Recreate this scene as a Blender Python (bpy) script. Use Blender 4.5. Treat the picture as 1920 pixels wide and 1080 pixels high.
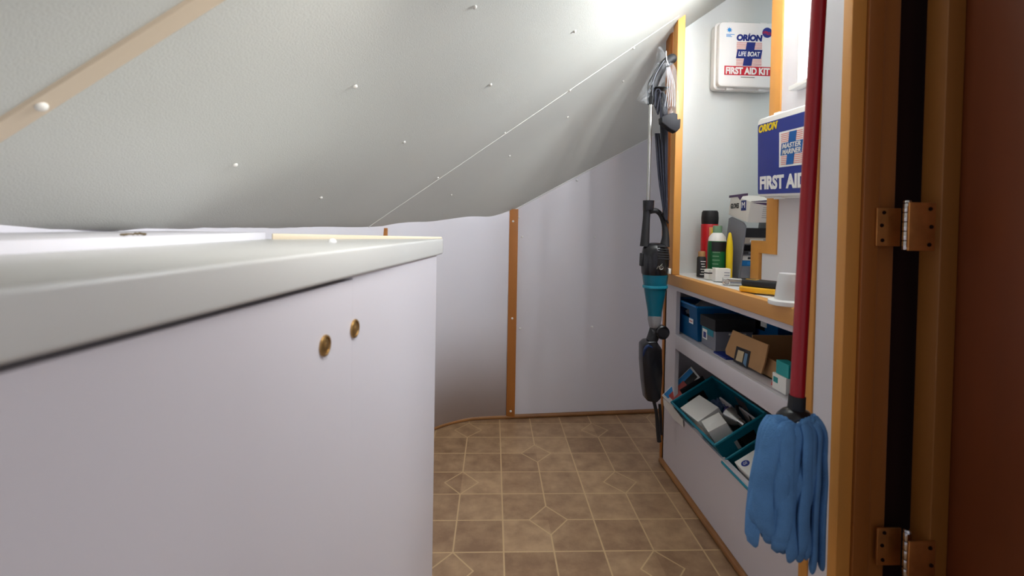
import bpy, bmesh, math, random
from mathutils import Vector, Matrix
random.seed(7)
S = bpy.context.scene; C = S.collection
for o in list(bpy.data.objects): bpy.data.objects.remove(o)

# ---------------------------------------------------------------- camera
F, YAW, PITCH, ROLL, H = 876.34, 0.03917, 0.01905, 0.01727, 0.9809
w_ = Vector((math.sin(YAW)*math.cos(PITCH), math.cos(YAW)*math.cos(PITCH), -math.sin(PITCH)))
r_ = Vector((math.cos(YAW), -math.sin(YAW), 0)); u_ = r_.cross(w_)
cr, sr = math.cos(ROLL), math.sin(ROLL)
r_, u_ = cr*r_+sr*u_, -sr*r_+cr*u_
cd = bpy.data.cameras.new('camera'); cam = bpy.data.objects.new('camera', cd); C.objects.link(cam)
cam.matrix_world = Matrix(((r_.x,u_.x,-w_.x,0),(r_.y,u_.y,-w_.y,0),(r_.z,u_.z,-w_.z,H),(0,0,0,1)))
cd.sensor_width = 36; cd.lens = F/1920*36; cd.shift_y = -100/1920; cd.clip_start = .01
cd.dof.use_dof = True; cd.dof.focus_distance = 1.75; cd.dof.aperture_fstop = 3.6
S.camera = cam
O_ = Vector((0,0,H))
def at(px, py, Y=None, X=None, Z=None):           # photo pixel -> world point on the plane y=Y, x=X or z=Z
    d = w_ + r_*((px-960)/F) - u_*((py-440)/F)
    t = (Y/d.y) if Y is not None else (X/d.x) if X is not None else ((Z-H)/d.z)
    return O_ + d*t

# ---------------------------------------------------------------- world, light, exposure
S.view_settings.view_transform = 'Standard'; S.view_settings.look = 'None'
S.view_settings.gamma = 1; S.view_settings.use_curve_mapping = False
S.view_settings.exposure = 0.18
W = bpy.data.worlds.new('world'); S.world = W; W.use_nodes = True
W.node_tree.nodes['Background'].inputs[0].default_value = (.80,.80,.90,1)
W.node_tree.nodes['Background'].inputs[1].default_value = .46
def area(name, loc, target, sx, sy, power, col):
    l = bpy.data.lights.new(name, 'AREA'); l.shape = 'RECTANGLE'; l.size = sx; l.size_y = sy; l.energy = power; l.color = col
    o = bpy.data.objects.new(name, l); C.objects.link(o); o.location = loc
    o.rotation_euler = (Vector(target)-Vector(loc)).to_track_quat('-Z','Y').to_euler(); return o
for wy_, we_ in ((1.115,14.0),(1.345,8.5)):                     # the two lights of the window, one each side of its middle
    wl_ = area('window_daylight', (.938,wy_,1.70), (-.4,wy_,1.68), .11, .53, we_, (.90,.96,1.0)); wl_.data.spread = math.radians(165)
area('rear_fill_light', (2.20,-1.60,1.0), (-.4,1.0,1.03), 1.1, 1.2, 17.0, (1.0,.985,.97))  # added fill from behind the camera, brightens the cabinet front and ceiling

hl = area('counter_fill_light', (-.02,.55,1.36), (-.42,.80,.94), .22, .22, 1.15, (1.0,.99,.97)); hl.data.spread = math.radians(105)  # added lamp without a fixture, lifts the countertop and the low ceiling

# ---------------------------------------------------------------- materials
def lin(c):
    c = c/255.0
    return c/12.92 if c <= .04045 else ((c+.055)/1.055)**2.4
def rgb(r,g,b): return (lin(r),lin(g),lin(b),1)
MC = {}
def mat(name, col, rough=.5, metal=0, noise=0, nscale=8, bump=0, bscale=200, trans=0, alpha=1, emit=None, spec=.5, stretch=None, col2=None):
    if name in MC: return MC[name]
    m = bpy.data.materials.new(name); m.use_nodes = True; nt = m.node_tree; b = nt.nodes['Principled BSDF']
    b.inputs['Base Color'].default_value = col; b.inputs['Roughness'].default_value = rough
    b.inputs['Metallic'].default_value = metal; b.inputs['Specular IOR Level'].default_value = spec
    b.inputs['Transmission Weight'].default_value = trans; b.inputs['Alpha'].default_value = alpha
    if emit: b.inputs['Emission Color'].default_value = emit[0]; b.inputs['Emission Strength'].default_value = emit[1]
    tc = nt.nodes.new('ShaderNodeTexCoord'); mp = nt.nodes.new('ShaderNodeMapping'); nt.links.new(tc.outputs['Object'], mp.inputs[0])
    if stretch: mp.inputs['Scale'].default_value = stretch
    if noise:
        n = nt.nodes.new('ShaderNodeTexNoise'); n.inputs['Scale'].default_value = nscale; n.inputs['Detail'].default_value = 5
        nt.links.new(mp.outputs[0], n.inputs[0])
        r = nt.nodes.new('ShaderNodeValToRGB'); r.color_ramp.elements[0].position = .3; r.color_ramp.elements[1].position = .7
        c2 = col2 or tuple(list(x*(1-noise) for x in col[:3])+[1])
        r.color_ramp.elements[0].color = c2; r.color_ramp.elements[1].color = col
        nt.links.new(n.outputs[0], r.inputs[0]); nt.links.new(r.outputs[0], b.inputs['Base Color'])
    if bump:
        n = nt.nodes.new('ShaderNodeTexNoise'); n.inputs['Scale'].default_value = bscale; n.inputs['Detail'].default_value = 3
        nt.links.new(mp.outputs[0], n.inputs[0])
        bp = nt.nodes.new('ShaderNodeBump'); bp.inputs['Strength'].default_value = bump; bp.inputs['Distance'].default_value = .002
        nt.links.new(n.outputs[0], bp.inputs['Height']); nt.links.new(bp.outputs[0], b.inputs['Normal'])
    MC[name] = m; return m
m_ceil = mat('ceiling_vinyl', rgb(236,236,228), .55, noise=.05, nscale=2, bump=.35, bscale=420)
m_wall = mat('white_laminate', rgb(222,219,224), .42, noise=.035, nscale=1.6)
m_wallg = mat('nook_lining', rgb(222,228,226), .5, noise=.04, nscale=3, bump=.2, bscale=350)
m_cab = mat('cabinet_laminate', rgb(210,205,210), .38, noise=.03, nscale=1.2)
m_top = mat('counter_solid_surface', rgb(202,201,197), .3, noise=.02, nscale=3)
m_cream = mat('cream_fiddle', rgb(228,212,186), .35)
m_white = mat('white_plastic', rgb(238,238,236), .35)
m_wood = mat('honey_wood', rgb(218,152,72), .45, noise=.12, nscale=3, stretch=(6,6,.7), bump=.05, bscale=60)
m_woody = mat('honey_wood_lengthwise', rgb(212,152,80), .45, noise=.12, nscale=3, stretch=(6,.7,6), bump=.05, bscale=60)
m_batten = mat('tan_batten', rgb(178,112,48), .5, noise=.08, nscale=3, stretch=(6,6,.6))
m_base = mat('oak_moulding', rgb(168,118,66), .45, noise=.25, nscale=4, stretch=(1,1,1), col2=rgb(120,76,38))
m_jamb = mat('jamb_wood', rgb(156,94,36), .5, noise=.18, nscale=3, stretch=(6,6,.5), bump=.05, bscale=60)
m_dark = mat('dark_recess', rgb(34,14,10), .9, spec=.1)  # near-black that puts the shade of the gaps into colour; hinge screws share it
m_door = mat('mahogany_door', rgb(112,54,24), .45, noise=.15, nscale=3, stretch=(6,6,.5))
m_dooredge = mat('door_edge_wood', rgb(142,90,34), .5, noise=.15, nscale=3, stretch=(6,6,.5))
m_beige = mat('beige_strip', rgb(208,190,166), .5)
m_brass = mat('aged_brass', rgb(186,148,92), .38, metal=.9, noise=.2, nscale=60)
m_copper = mat('lacquered_copper', rgb(222,158,92), .4, metal=.9, noise=.25, nscale=30)
m_chrome = mat('chrome', rgb(205,205,205), .15, metal=1)
m_alu = mat('brushed_aluminium', rgb(190,190,188), .3, metal=.9)
m_black = mat('black_plastic', rgb(26,26,30), .22)
m_blackm = mat('black_matte', rgb(24,24,27), .6)
m_cord = mat('navy_black_cord', rgb(34,36,48), .35)
m_grey = mat('grey_plastic', rgb(120,122,132), .45)
m_teal = mat('teal_plastic', rgb(10,128,150), .4)
m_bluep = mat('blue_plastic', rgb(10,118,186), .4)
m_red = mat('red_enamel', rgb(160,14,30), .28)
m_mopblue = mat('blue_microfibre', rgb(98,148,202), .95, noise=.18, nscale=25, bump=.8, bscale=500, spec=.1)
m_card = mat('brown_cardboard', rgb(176,134,90), .8, noise=.08, nscale=12)
m_cardd = mat('cardboard_inside', rgb(140,98,60), .85)
m_paperw = mat('white_card', rgb(232,230,224), .6)
m_navy = mat('navy_print', rgb(30,52,140), .4)
m_navyd = mat('deep_navy_print', rgb(16,38,120), .4)
m_redp = mat('red_print', rgb(196,22,44), .4)
m_pink = mat('pink_print', rgb(222,140,134), .5)
m_yel = mat('yellow_plastic', rgb(238,206,20), .4)
m_amber = mat('amber_plastic', rgb(240,178,20), .4)
m_green = mat('green_plastic', rgb(14,98,52), .3)
m_sage = mat('sage_cap', rgb(112,150,118), .5)
m_blkprint = mat('black_print', rgb(24,24,28), .5)
m_purple = mat('purple_print', rgb(66,36,84), .5)
m_tan = mat('tan_cap', rgb(158,118,72), .5)
m_sky = mat('sky_print', rgb(40,140,210), .5)
m_fabric = mat('grey_nylon', rgb(112,108,112), .8, noise=.15, nscale=20)
m_stain = mat('brown_stain', rgb(96,80,54), .9, noise=.3, nscale=60)
m_violet = mat('violet_glass', rgb(70,60,140), .1, trans=.5)
def glassy(name, col, alpha, rough=.12):
    m = mat(name, col, rough, alpha=alpha); return m
m_bag = glassy('clear_film', rgb(215,218,222), .17, .15)
m_dust = mat('teal_clear_plastic', rgb(14,108,130), .15, alpha=.8)
m_smoke = mat('smoky_clear_plastic', rgb(150,150,150), .15, alpha=.6)
m_frost = mat('frosted_plastic', rgb(240,240,240), .3, alpha=.75)
m_pane = mat('daylight_pane', rgb(240,245,255), .5, emit=((.93,.97,1,1), 3.2))

def floor_mat():
    m = bpy.data.materials.new('vinyl_tile_floor'); m.use_nodes = True; nt = m.node_tree; L = nt.links
    b = nt.nodes['Principled BSDF']; b.inputs['Roughness'].default_value = .42
    tc = nt.nodes.new('ShaderNodeTexCoord'); sp = nt.nodes.new('ShaderNodeSeparateXYZ'); L.new(tc.outputs['Object'], sp.inputs[0])
    def M(op, a, b_=None, c_=None):
        n = nt.nodes.new('ShaderNodeMath'); n.operation = op
        for i, v in enumerate((a, b_, c_)):
            if v is None: continue
            if isinstance(v, (int, float)): n.inputs[i].default_value = v
            else: L.new(v, n.inputs[i])
        return n.outputs[0]
    T = .1524
    u = M('DIVIDE', M('SUBTRACT', sp.outputs[0], .0458), T)
    v = M('DIVIDE', M('SUBTRACT', 2.148, sp.outputs[1]), T)
    def dist(x): return M('PINGPONG', x, .5)                    # distance to nearest integer
    def wrapd(x, off, per): return M('PINGPONG', M('SUBTRACT', x, off), per/2)
    dA = M('SUBTRACT', M('ADD', M('DIVIDE', wrapd(u,1,4), .42), M('DIVIDE', wrapd(v,1,3), .5)), 1)
    dB = M('SUBTRACT', M('ADD', M('DIVIDE', wrapd(u,3,4), .42), M('DIVIDE', wrapd(v,2.5,3), .5)), 1)
    d = M('MINIMUM', dA, dB)
    g = .016
    grid = M('MAXIMUM', M('LESS_THAN', dist(u), g), M('LESS_THAN', dist(v), g))
    grid = M('MULTIPLY', grid, M('GREATER_THAN', d, 0))
    line = M('MAXIMUM', grid, M('LESS_THAN', M('ABSOLUTE', d), .045))
    n1 = nt.nodes.new('ShaderNodeTexNoise'); n1.inputs['Scale'].default_value = 14; n1.inputs['Detail'].default_value = 7; n1.inputs['Roughness'].default_value = .62
    L.new(tc.outputs['Object'], n1.inputs[0])
    wn = nt.nodes.new('ShaderNodeTexWhiteNoise'); wn.noise_dimensions = '2D'
    cb = nt.nodes.new('ShaderNodeCombineXYZ'); L.new(M('FLOOR', u), cb.inputs[0]); L.new(M('FLOOR', v), cb.inputs[1]); L.new(cb.outputs[0], wn.inputs[0])
    f = M('ADD', M('MULTIPLY', n1.outputs[0], .8), M('MULTIPLY', wn.outputs[0], .2))
    r = nt.nodes.new('ShaderNodeValToRGB'); L.new(f, r.inputs[0])
    e = r.color_ramp.elements; e[0].position = .33; e[0].color = rgb(136,104,76); e[1].position = .68; e[1].color = rgb(180,148,112)
    x = r.color_ramp.elements.new(.5); x.color = rgb(158,126,94)
    mx = nt.nodes.new('ShaderNodeMix'); mx.data_type = 'RGBA'; L.new(line, mx.inputs[0]); L.new(r.outputs[0], mx.inputs[6]); mx.inputs[7].default_value = rgb(196,166,124)
    L.new(mx.outputs[2], b.inputs['Base Color'])
    return m
m_floor = floor_mat()

# ---------------------------------------------------------------- helpers
class MB:
    def __init__(s): s.bm = bmesh.new()
    def box(s, a, b, bev=0, M=None):
        a, b = Vector(a), Vector(b); bm = bmesh.new()
        bmesh.ops.create_cube(bm, size=1)
        for v in bm.verts: v.co = Vector(((a.x+b.x)/2+v.co.x*(b.x-a.x), (a.y+b.y)/2+v.co.y*(b.y-a.y), (a.z+b.z)/2+v.co.z*(b.z-a.z)))
        if bev: bmesh.ops.bevel(bm, geom=bm.edges[:], offset=bev, segments=3, profile=.5, affect='EDGES')
        bmesh.ops.recalc_face_normals(bm, faces=bm.faces[:])
        s.add(bm, M); return s
    def add(s, bm, M=None):
        if M is not None: bmesh.ops.transform(bm, matrix=M, verts=bm.verts[:])
        me = bpy.data.meshes.new('t'); bm.to_mesh(me); bm.free(); s.bm.from_mesh(me); bpy.data.meshes.remove(me)
    def lathe(s, prof, seg=28, M=None, sx=1, sy=1):             # prof: (radius, z)
        bm = bmesh.new(); rings = []
        for r, z in prof:
            if r < 1e-6: rings.append([bm.verts.new((0,0,z))])
            else: rings.append([bm.verts.new((r*sx*math.cos(2*math.pi*i/seg), r*sy*math.sin(2*math.pi*i/seg), z)) for i in range(seg)])
        for a, b in zip(rings, rings[1:]):
            for i in range(seg):
                j = (i+1) % seg
                if len(a) == 1 and len(b) == 1: continue
                if len(a) == 1: bm.faces.new((a[0], b[j], b[i]))
                elif len(b) == 1: bm.faces.new((a[i], a[j], b[0]))
                else: bm.faces.new((a[i], a[j], b[j], b[i]))
        if len(rings[0]) > 1: bm.faces.new(list(reversed(rings[0])))
        if len(rings[-1]) > 1: bm.faces.new(rings[-1])
        bmesh.ops.recalc_face_normals(bm, faces=bm.faces[:])
        s.add(bm, M); return s
    def tube(s, pts, rad, seg=12, flat=1.0, closed=False, up=None, smooth=0):
        pts = [Vector(p) for p in pts]
        rads = rad if isinstance(rad, (list, tuple)) else [rad]*len(pts)
        rads = list(rads)
        for _ in range(smooth):                                  # Catmull-Rom doubling
            n = len(pts); np_, nr = [], []
            for i in range(n if closed else n-1):
                p0 = pts[(i-1) % n] if (closed or i > 0) else pts[i]; p1 = pts[i]; p2 = pts[(i+1) % n]
                p3 = pts[(i+2) % n] if (closed or i+2 < n) else pts[i+1]
                np_ += [p1, (-p0+9*p1+9*p2-p3)/16]; nr += [rads[i], (rads[i]+rads[(i+1) % n])/2]
            if not closed: np_.append(pts[-1]); nr.append(rads[-1])
            pts, rads = np_, nr
        bm = bmesh.new(); rings = []; n = len(pts)
        ref = Vector(up) if up else None; prev = None
        for i, p in enumerate(pts):
            if closed: t = pts[(i+1) % n]-pts[i-1]
            else: t = pts[min(i+1, n-1)]-pts[max(i-1, 0)]
            t.normalize()
            if ref is not None: a = ref - t*ref.dot(t)
            elif prev is None:
                q = Vector((0,0,1)) if abs(t.z) < .9 else Vector((1,0,0)); a = q - t*q.dot(t)
            else: a = prev - t*prev.dot(t)
            if a.length < 1e-6: a = t.orthogonal()
            a.normalize(); prev = a; b = t.cross(a)
            rings.append([bm.verts.new(p + (a*math.cos(2*math.pi*k/seg)*flat + b*math.sin(2*math.pi*k/seg))*rads[i]) for k in range(seg)])
        m = n if closed else n-1
        for i in range(m):
            A, B = rings[i], rings[(i+1) % n]
            for k in range(seg): bm.faces.new((A[k], A[(k+1) % seg], B[(k+1) % seg], B[k]))
        if not closed: bm.faces.new(list(reversed(rings[0]))); bm.faces.new(rings[-1])
        bmesh.ops.recalc_face_normals(bm, faces=bm.faces[:])
        s.add(bm); return s
    def prism(s, poly, direction, bev=0, M=None, seg=2):          # poly: 3-D outline, extruded
        bm = bmesh.new(); d = Vector(direction)
        a = [bm.verts.new(Vector(p)) for p in poly]; b = [bm.verts.new(Vector(p)+d) for p in poly]
        n = len(poly)
        bm.faces.new(a); bm.faces.new(list(reversed(b)))
        for i in range(n): bm.faces.new((a[i], b[i], b[(i+1) % n], a[(i+1) % n]))
        bmesh.ops.recalc_face_normals(bm, faces=bm.faces[:])
        if bev: bmesh.ops.bevel(bm, geom=bm.edges[:], offset=bev, segments=seg, profile=.5, affect='EDGES')
        s.add(bm, M); return s
    def sheet(s, rows, thick=0):                                 # grid of points
        bm = bmesh.new(); g = [[bm.verts.new(Vector(p)) for p in r] for r in rows]
        for i in range(len(g)-1):
            for j in range(len(g[0])-1): bm.faces.new((g[i][j], g[i][j+1], g[i+1][j+1], g[i+1][j]))
        if thick: bmesh.ops.solidify(bm, geom=bm.faces[:], thickness=thick)
        s.add(bm); return s
    def text(s, body, width, height, M, shear=0, bold=0, depth=.0006):
        c = bpy.data.curves.new('t', 'FONT'); c.body = body; c.size = 1; c.shear = shear; c.offset = bold; c.extrude = .01
        o = bpy.data.objects.new('t', c); me = bpy.data.meshes.new_from_object(o)
        xs = [v.co.x for v in me.vertices]; ys = [v.co.y for v in me.vertices]
        x0, x1, y0, y1 = min(xs), max(xs), min(ys), max(ys)
        for v in me.vertices: v.co = Vector(((v.co.x-x0)/(x1-x0)*width, (v.co.y-y0)/(y1-y0)*height, (v.co.z/.01+1)/2*depth))
        me.transform(M); s.bm.from_mesh(me)
        bpy.data.meshes.remove(me); bpy.data.objects.remove(o); bpy.data.curves.remove(c); return s
    def build(s, name, m, parent=None, smooth=True, kind=None, label=None):
        origin = wloc(parent) if parent else Vector((0,0,0))
        me = bpy.data.meshes.new(name); bmesh.ops.translate(s.bm, vec=-origin, verts=s.bm.verts[:])
        s.bm.to_mesh(me); s.bm.free(); me.materials.append(m)
        if smooth:
            me.polygons.foreach_set('use_smooth', [True]*len(me.polygons))
            try: me.set_sharp_from_angle(angle=math.radians(38))
            except Exception: pass
        o = bpy.data.objects.new(name, me); C.objects.link(o); o.parent = parent
        if kind: o['kind'] = kind
        if label: o['label'] = label
        return o
def wloc(o):
    v = Vector((0,0,0))
    while o: v = v + o.location; o = o.parent
    return v
def thing(name, label, cat, loc, group=None):
    o = bpy.data.objects.new(name, None); C.objects.link(o); o.location = Vector(loc); o.empty_display_size = .05
    o['label'] = label; o['category'] = cat
    if group: o['group'] = group
    return o
def struct(name, mb, m, smooth=True, parent=None): return mb.build(name, m, parent, smooth, None if parent else 'structure')
def bx(name, a, b, m, parent=None, bev=0, M=None, **k): return MB().box(a, b, bev, M).build(name, m, parent, **k)
def frame(o, x, y):                                              # matrix from origin + in-plane axes
    x = Vector(x).normalized(); y = Vector(y); y = (y - x*y.dot(x)).normalized(); z = x.cross(y)
    return Matrix(((x.x,y.x,z.x,o[0]),(x.y,y.y,z.y,o[1]),(x.z,y.z,z.z,o[2]),(0,0,0,1)))
def rrect(w, h, r, n=6):
    P = []
    for cx, cy, a0 in ((w-r,h-r,0),(r,h-r,90),(r,r,180),(w-r,r,270)):
        for i in range(n+1):
            a = math.radians(a0+90*i/n); P.append((cx+r*math.cos(a), cy+r*math.sin(a)))
    return P
def interp(xs, ys, x):
    if x <= xs[0]: return ys[0]
    for i in range(len(xs)-1):
        if x <= xs[i+1]:
            t = (x-xs[i])/(xs[i+1]-xs[i]); n = len(xs)
            p0, p1, p2, p3 = ys[max(i-1,0)], ys[i], ys[i+1], ys[min(i+2,n-1)]
            h = xs[i+1]-xs[i]
            m1 = (p2-p0)/(xs[i+1]-xs[max(i-1,0)])*h if i > 0 else (p2-p1)
            m2 = (p3-p1)/(xs[min(i+2,n-1)]-xs[i])*h
            return (2*t**3-3*t**2+1)*p1+(t**3-2*t**2+t)*m1+(-2*t**3+3*t**2)*p2+(t**3-t**2)*m2
    return ys[-1]

# ---------------------------------------------------------------- setting: floor, ceiling, walls
XU = .72                                                         # front plane of the built-in shelf unit
struct('floor', MB().box((-1.1,-1.6,-.04),(1.6,2.75,0)), m_floor, False)
CY = [-.6,.58,.97,1.38,1.77,2.03,2.4,2.8]; CZ = [1.5,1.489,1.461,1.403,1.30,1.215,.965,.60]; CS = [.68,.68,.69,.692,.71,.70,.64,.60]
def cz(x, y): return max(.9580, interp(CY, CZ, y) + interp(CY, CS, y)*x)
rows = []
for i in range(69):
    y = -.6+3.3*i/68
    rows.append([(x, y, cz(x, y)) for x in [-1.0+2.2*j/90 for j in range(91)]])
ceiling = struct('ceiling', MB().sheet(rows, .012), m_ceil)
def cnorm(x, y):
    e = .01; return Vector((-(cz(x+e,y)-cz(x-e,y))/(2*e), -(cz(x,y+e)-cz(x,y-e))/(2*e), 1)).normalized()
def hit_ceiling(px, py):
    d = at(px, py, Y=1.0)-O_; t = .2
    while t < 3.2:
        p = O_+d*t
        if p.z > cz(p.x, p.y)-.001: return p
        t += .001
    return None
m_cap = mat('off_white_cap', rgb(224,220,212), .6)
def cap_bm(p, n, r=.0065):
    q = Vector(n).to_track_quat('Z','Y').to_matrix().to_4x4(); q.translation = p
    return MB().lathe([(r,0),(r,.3*r),(r*.8,.65*r),(r*.4,.85*r),(0,.9*r)], 14, q)
# seam strips running up the ceiling
def ceil_strip(y, x0, x1, w, h):
    a = []
    for i in range(41):
        x = x0+(x1-x0)*i/40
        a.append((x, y, cz(x, y)))
    mb = MB(); r1, r2, r3, r4 = [], [], [], []
    for (x, y_, z) in a:
        n = cnorm(x, y_)
        r1.append(Vector((x, y_-w/2, cz(x, y_-w/2)))+n*.002); r4.append(Vector((x, y_+w/2, cz(x, y_+w/2)))+n*.002)
        r2.append(Vector((x, y_-w/2*.8, cz(x, y_-w/2*.8)))-n*h); r3.append(Vector((x, y_+w/2*.8, cz(x, y_+w/2*.8)))-n*h)
    mb.sheet([r1, r2, r3, r4]); return mb
struct('trim_1', ceil_strip(.585,-.72,.9,.034,.004), m_beige)
struct('trim_2', ceil_strip(1.77,-.50,.69,.005,.0012), m_ceil)
for (px, py, r) in [(73,193,.008),(440,308,.006),(665,161,.006),(889,12,.006),(601,370,.006),(757,266,.006),(919,158,.006),(1077,58,.006),
                 (820,333,.0055),(946,249,.0055),(1068,169,.0055),(1188,90,.0055),(846,365,.0055),(955,292,.0055),(1064,219,.0055),(1168,152,.0055)]:
    p = hit_ceiling(px, py)
    if p: cap_bm(p-cnorm(p.x,p.y)*(.004 if px == 73 else .001), -cnorm(p.x,p.y), r*.85).build('screw_cap', m_cap, ceiling)

# low side wall that curves round into the back wall
top = [(-.762,-1.2),(-.762,.75),(-.738,.977),(-.655,1.365),(-.572,1.563),(-.462,1.815),(-.427,1.882),(-.30,2.075),(-.117,2.235),(-.02,2.32),(.075,2.36)]
bot = [(-.762,-1.2),(-.762,.75),(-.738,1.0),(-.66,1.42),(-.58,1.66),(-.50,1.86),(-.44,1.98),(-.285,2.215),(-.14,2.324),(-.027,2.352),(.075,2.361)]
def res(path, n=8):
    out = []; N = len(path)
    for i in range(N-1):
        p0, p1, p2, p3 = [Vector(path[max(0,min(N-1,k))]) for k in (i-1,i,i+1,i+2)]
        for j in range(n):
            t = j/n
            out.append(.5*((2*p1)+(-p0+p2)*t+(2*p0-5*p1+4*p2-p3)*t*t+(-p0+3*p1-3*p2+p3)*t**3))
    out.append(Vector(path[-1])); return out
T_, B_ = res(top), res(bot)
wl = [[(b.x,b.y,0) for b in B_], [((a.x*.5+b.x*.5),(a.y*.5+b.y*.5),.5) for a, b in zip(T_,B_)], [(a.x,a.y,.98) for a in T_], [(a.x,a.y,1.35) for a in T_]]
wall_left = struct('wall_left', MB().sheet(wl), m_wall)
m_solid = wall_left.modifiers.new('s', 'SOLIDIFY'); m_solid.thickness = .012; m_solid.offset = 1
def yb(x): return 2.353+.1*x
struct('wall_back', MB().prism([(.075,yb(.075),0),(1.5,yb(1.5),0),(1.5,yb(1.5),2.3),(.075,yb(.075),2.3)], (0,.02,0)), m_wall, False)
bb = [Vector((b.x, b.y, 0)) for b in B_ if b.y > 1.2]
off = []
for i, p in enumerate(bb):
    t = (bb[min(i+1,len(bb)-1)]-bb[max(i-1,0)]).normalized(); n = Vector((t.y,-t.x,0)); off.append(p+n*.006+Vector((0,0,.010)))
struct('baseboard_left', MB().tube(off, .011, 10), m_base)
struct('baseboard_back', MB().tube([(.075,yb(.075)-.006,.010),(.4,yb(.4)-.006,.010),(1.0,yb(1.0)-.006,.010)], .011, 10), m_base)
# battens and wall screw caps
bt = struct('trim_3', MB().box((.078,2.347,.012),(.122,2.363,cz(.1,2.35)-.004), .002), m_batten)
for py in (415,597,771):
    p = at({415:962,597:960.5,771:957.5}[py], py, Y=2.347); cap_bm(p, (0,-1,0), .0055).build('screw_cap', m_white, bt)
b2 = at(716,434,Y=1.85); struct('trim_4', MB().box((b2.x-.018,1.855,.2),(b2.x+.018,1.875,cz(b2.x,1.86)-.002), .002), m_batten)
wb = bpy.data.objects['wall_back']
for (px, py) in [(979,444),(1115,445),(975,616),(1110,613),(973,407),(1082,338),(1193,264)]:
    p = at(px, py, Y=2.40); p = at(px, py, Y=yb(p.x)-.001); cap_bm(p, (0,-1,0), .006).build('screw_cap', m_white, wb)
struct('trim_5', MB().tube([(x, yb(x)-.002, cz(x, yb(x)-.004)-.002) for x in [.08+.9*i/20 for i in range(21)]], .0035, 8), m_white)
# brown water stains along the ceiling edge
sp_ = at(250,439,X=-.4995); sm = MB()
for k in range(11): sm.lathe([(random.uniform(.0018,.0030),0),(.001,.0008),(0,.001)], 9, frame((-.4996,sp_.y+(k/10-.5)*.040,sp_.z+random.uniform(-.0005,.001)),(0,1,0),(0,0,1)), sx=1.8, sy=.7)
# ---------------------------------------------------------------- left cabinet and counter
E0 = Vector((-.263,.260,0)); ed = Vector((.129,1.04,0)).normalized(); nn = Vector((-ed.y, ed.x, 0))   # nn: inwards (left)
def cl(s, d, z): return E0+ed*s+nn*d+Vector((0,0,z))
sE = 1.048; ZT = .943; XL = -.50
ct = thing('countertop', 'long cream-white solid countertop with rounded front lip over the left cabinet', 'countertop', cl(0,0,.90))
farc = cl(sE,0,0); endp = Vector((XL+.004,1.03,0)); ev = (endp-farc).normalized()
outl = [cl(-1.0,0,0)]
c0 = farc-ed*.03+ev*.03
for k in range(7):
    t = k/6; outl.append((farc-ed*.03)*(1-t)**2+farc*2*t*(1-t)+(farc+ev*.03)*t*t)
outl += [endp, Vector((XL+.001,-.72,0))]
MB().prism([Vector((v.x, v.y, .9005)) for v in outl], (0,0,ZT-.9005), bev=.005, seg=4).build('top_slab', m_top, ct)
fa, fb = farc-ed*.012+ev*.012, Vector((XL+.02,1.03,0)); fn = Vector((-ev.y,ev.x,0))
if fn.y > 0: fn = -fn
MB().prism([fa+Vector((0,0,ZT-.001)), fb+Vector((0,0,ZT-.001)), fb+Vector((0,0,.9555)), fa+Vector((0,0,.9475))], fn*.010, bev=.002).build('fiddle_rail', m_cream, ct)
cap_bm(at(623,451,Z=ZT+.003)-Vector((0,0,.003)), (0,0,1), .008).build('screw_cap', m_white, ct)
# white ledge between the countertop and the low side wall
struct('trim_9', MB().prism([(XL,-1.2,.0),(XL,1.045,.0),(-.715,1.045,.0),(-.748,.75,0),(-.748,-1.2,0)], (0,0,.9570), bev=.001), m_wall)
sm.build('mould_stain', m_stain, bpy.data.objects['trim_9'])

cb = thing('base_cabinet', 'white laminate cabinet with flush door and two round brass latches on the left', 'cabinet', cl(0,.02,0))
cf = .008; CT = .8995
a0, a1 = cl(-1.0,cf,0), cl(sE-.062,cf,0)
p638 = at(638,523,Z=.895); sdoor = (p638-E0).dot(ed)
MB().prism([cl(sdoor+.0001,cf,.0), a1, a1+Vector((0,0,CT)), cl(sdoor+.0001,cf,CT)], nn*.018).build('fixed_panel', m_cab, cb, False)
MB().prism([cl(-1.0,cf,.03), cl(sdoor-.0001,cf,.03), cl(sdoor-.0001,cf,.8945), cl(-1.0,cf,.8945)], nn*.018).build('door', m_cab, cb, False)
door = bpy.data.objects['door']
e1 = a1+nn*.0185
MB().prism([e1, e1+ev*.28, e1+ev*.28+Vector((0,0,CT)), e1+Vector((0,0,CT))], fn*.010).build('end_panel', m_cab, cb, False)
MB().prism([cl(-1.0,.06,0), cl(sdoor+.05,.06,0), cl(sdoor+.05,.06,CT), cl(-1.0,.06,CT)], nn*.01).build('interior_shade', m_dark, cb, False)  # dark sheet, the shade inside the door gap given as colour
def face_pt(px, py):
    d = at(px,py,Y=1.0)-O_; c = cl(0,cf,0)-O_
    return O_+d*(c.dot(nn)/d.dot(nn))
for (px, py, par) in [(608,648,door),(664,616,bpy.data.objects['fixed_panel'])]:
    p = face_pt(px, py); q = (-nn).to_track_quat('Z','Y').to_matrix().to_4x4(); q.translation = p
    q = q@Matrix.Scale(.65,4)
    l = MB().lathe([(.0215,-.004),(.0225,.002),(.0215,.0045),(.0185,.0055),(.0165,.0045),(.0155,.001),(0,.001)], 36, q).build('push_latch', m_brass, par)
    MB().lathe([(.0150,.001),(.0150,.0030),(.0125,.0042),(0,.0030)], 30, q).build('latch_button', m_brass, l)
    MB().box((-.004,-.006,.0025),(.004,.006,.0046), .001, q).build('finger_tab', m_brass, l)

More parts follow.
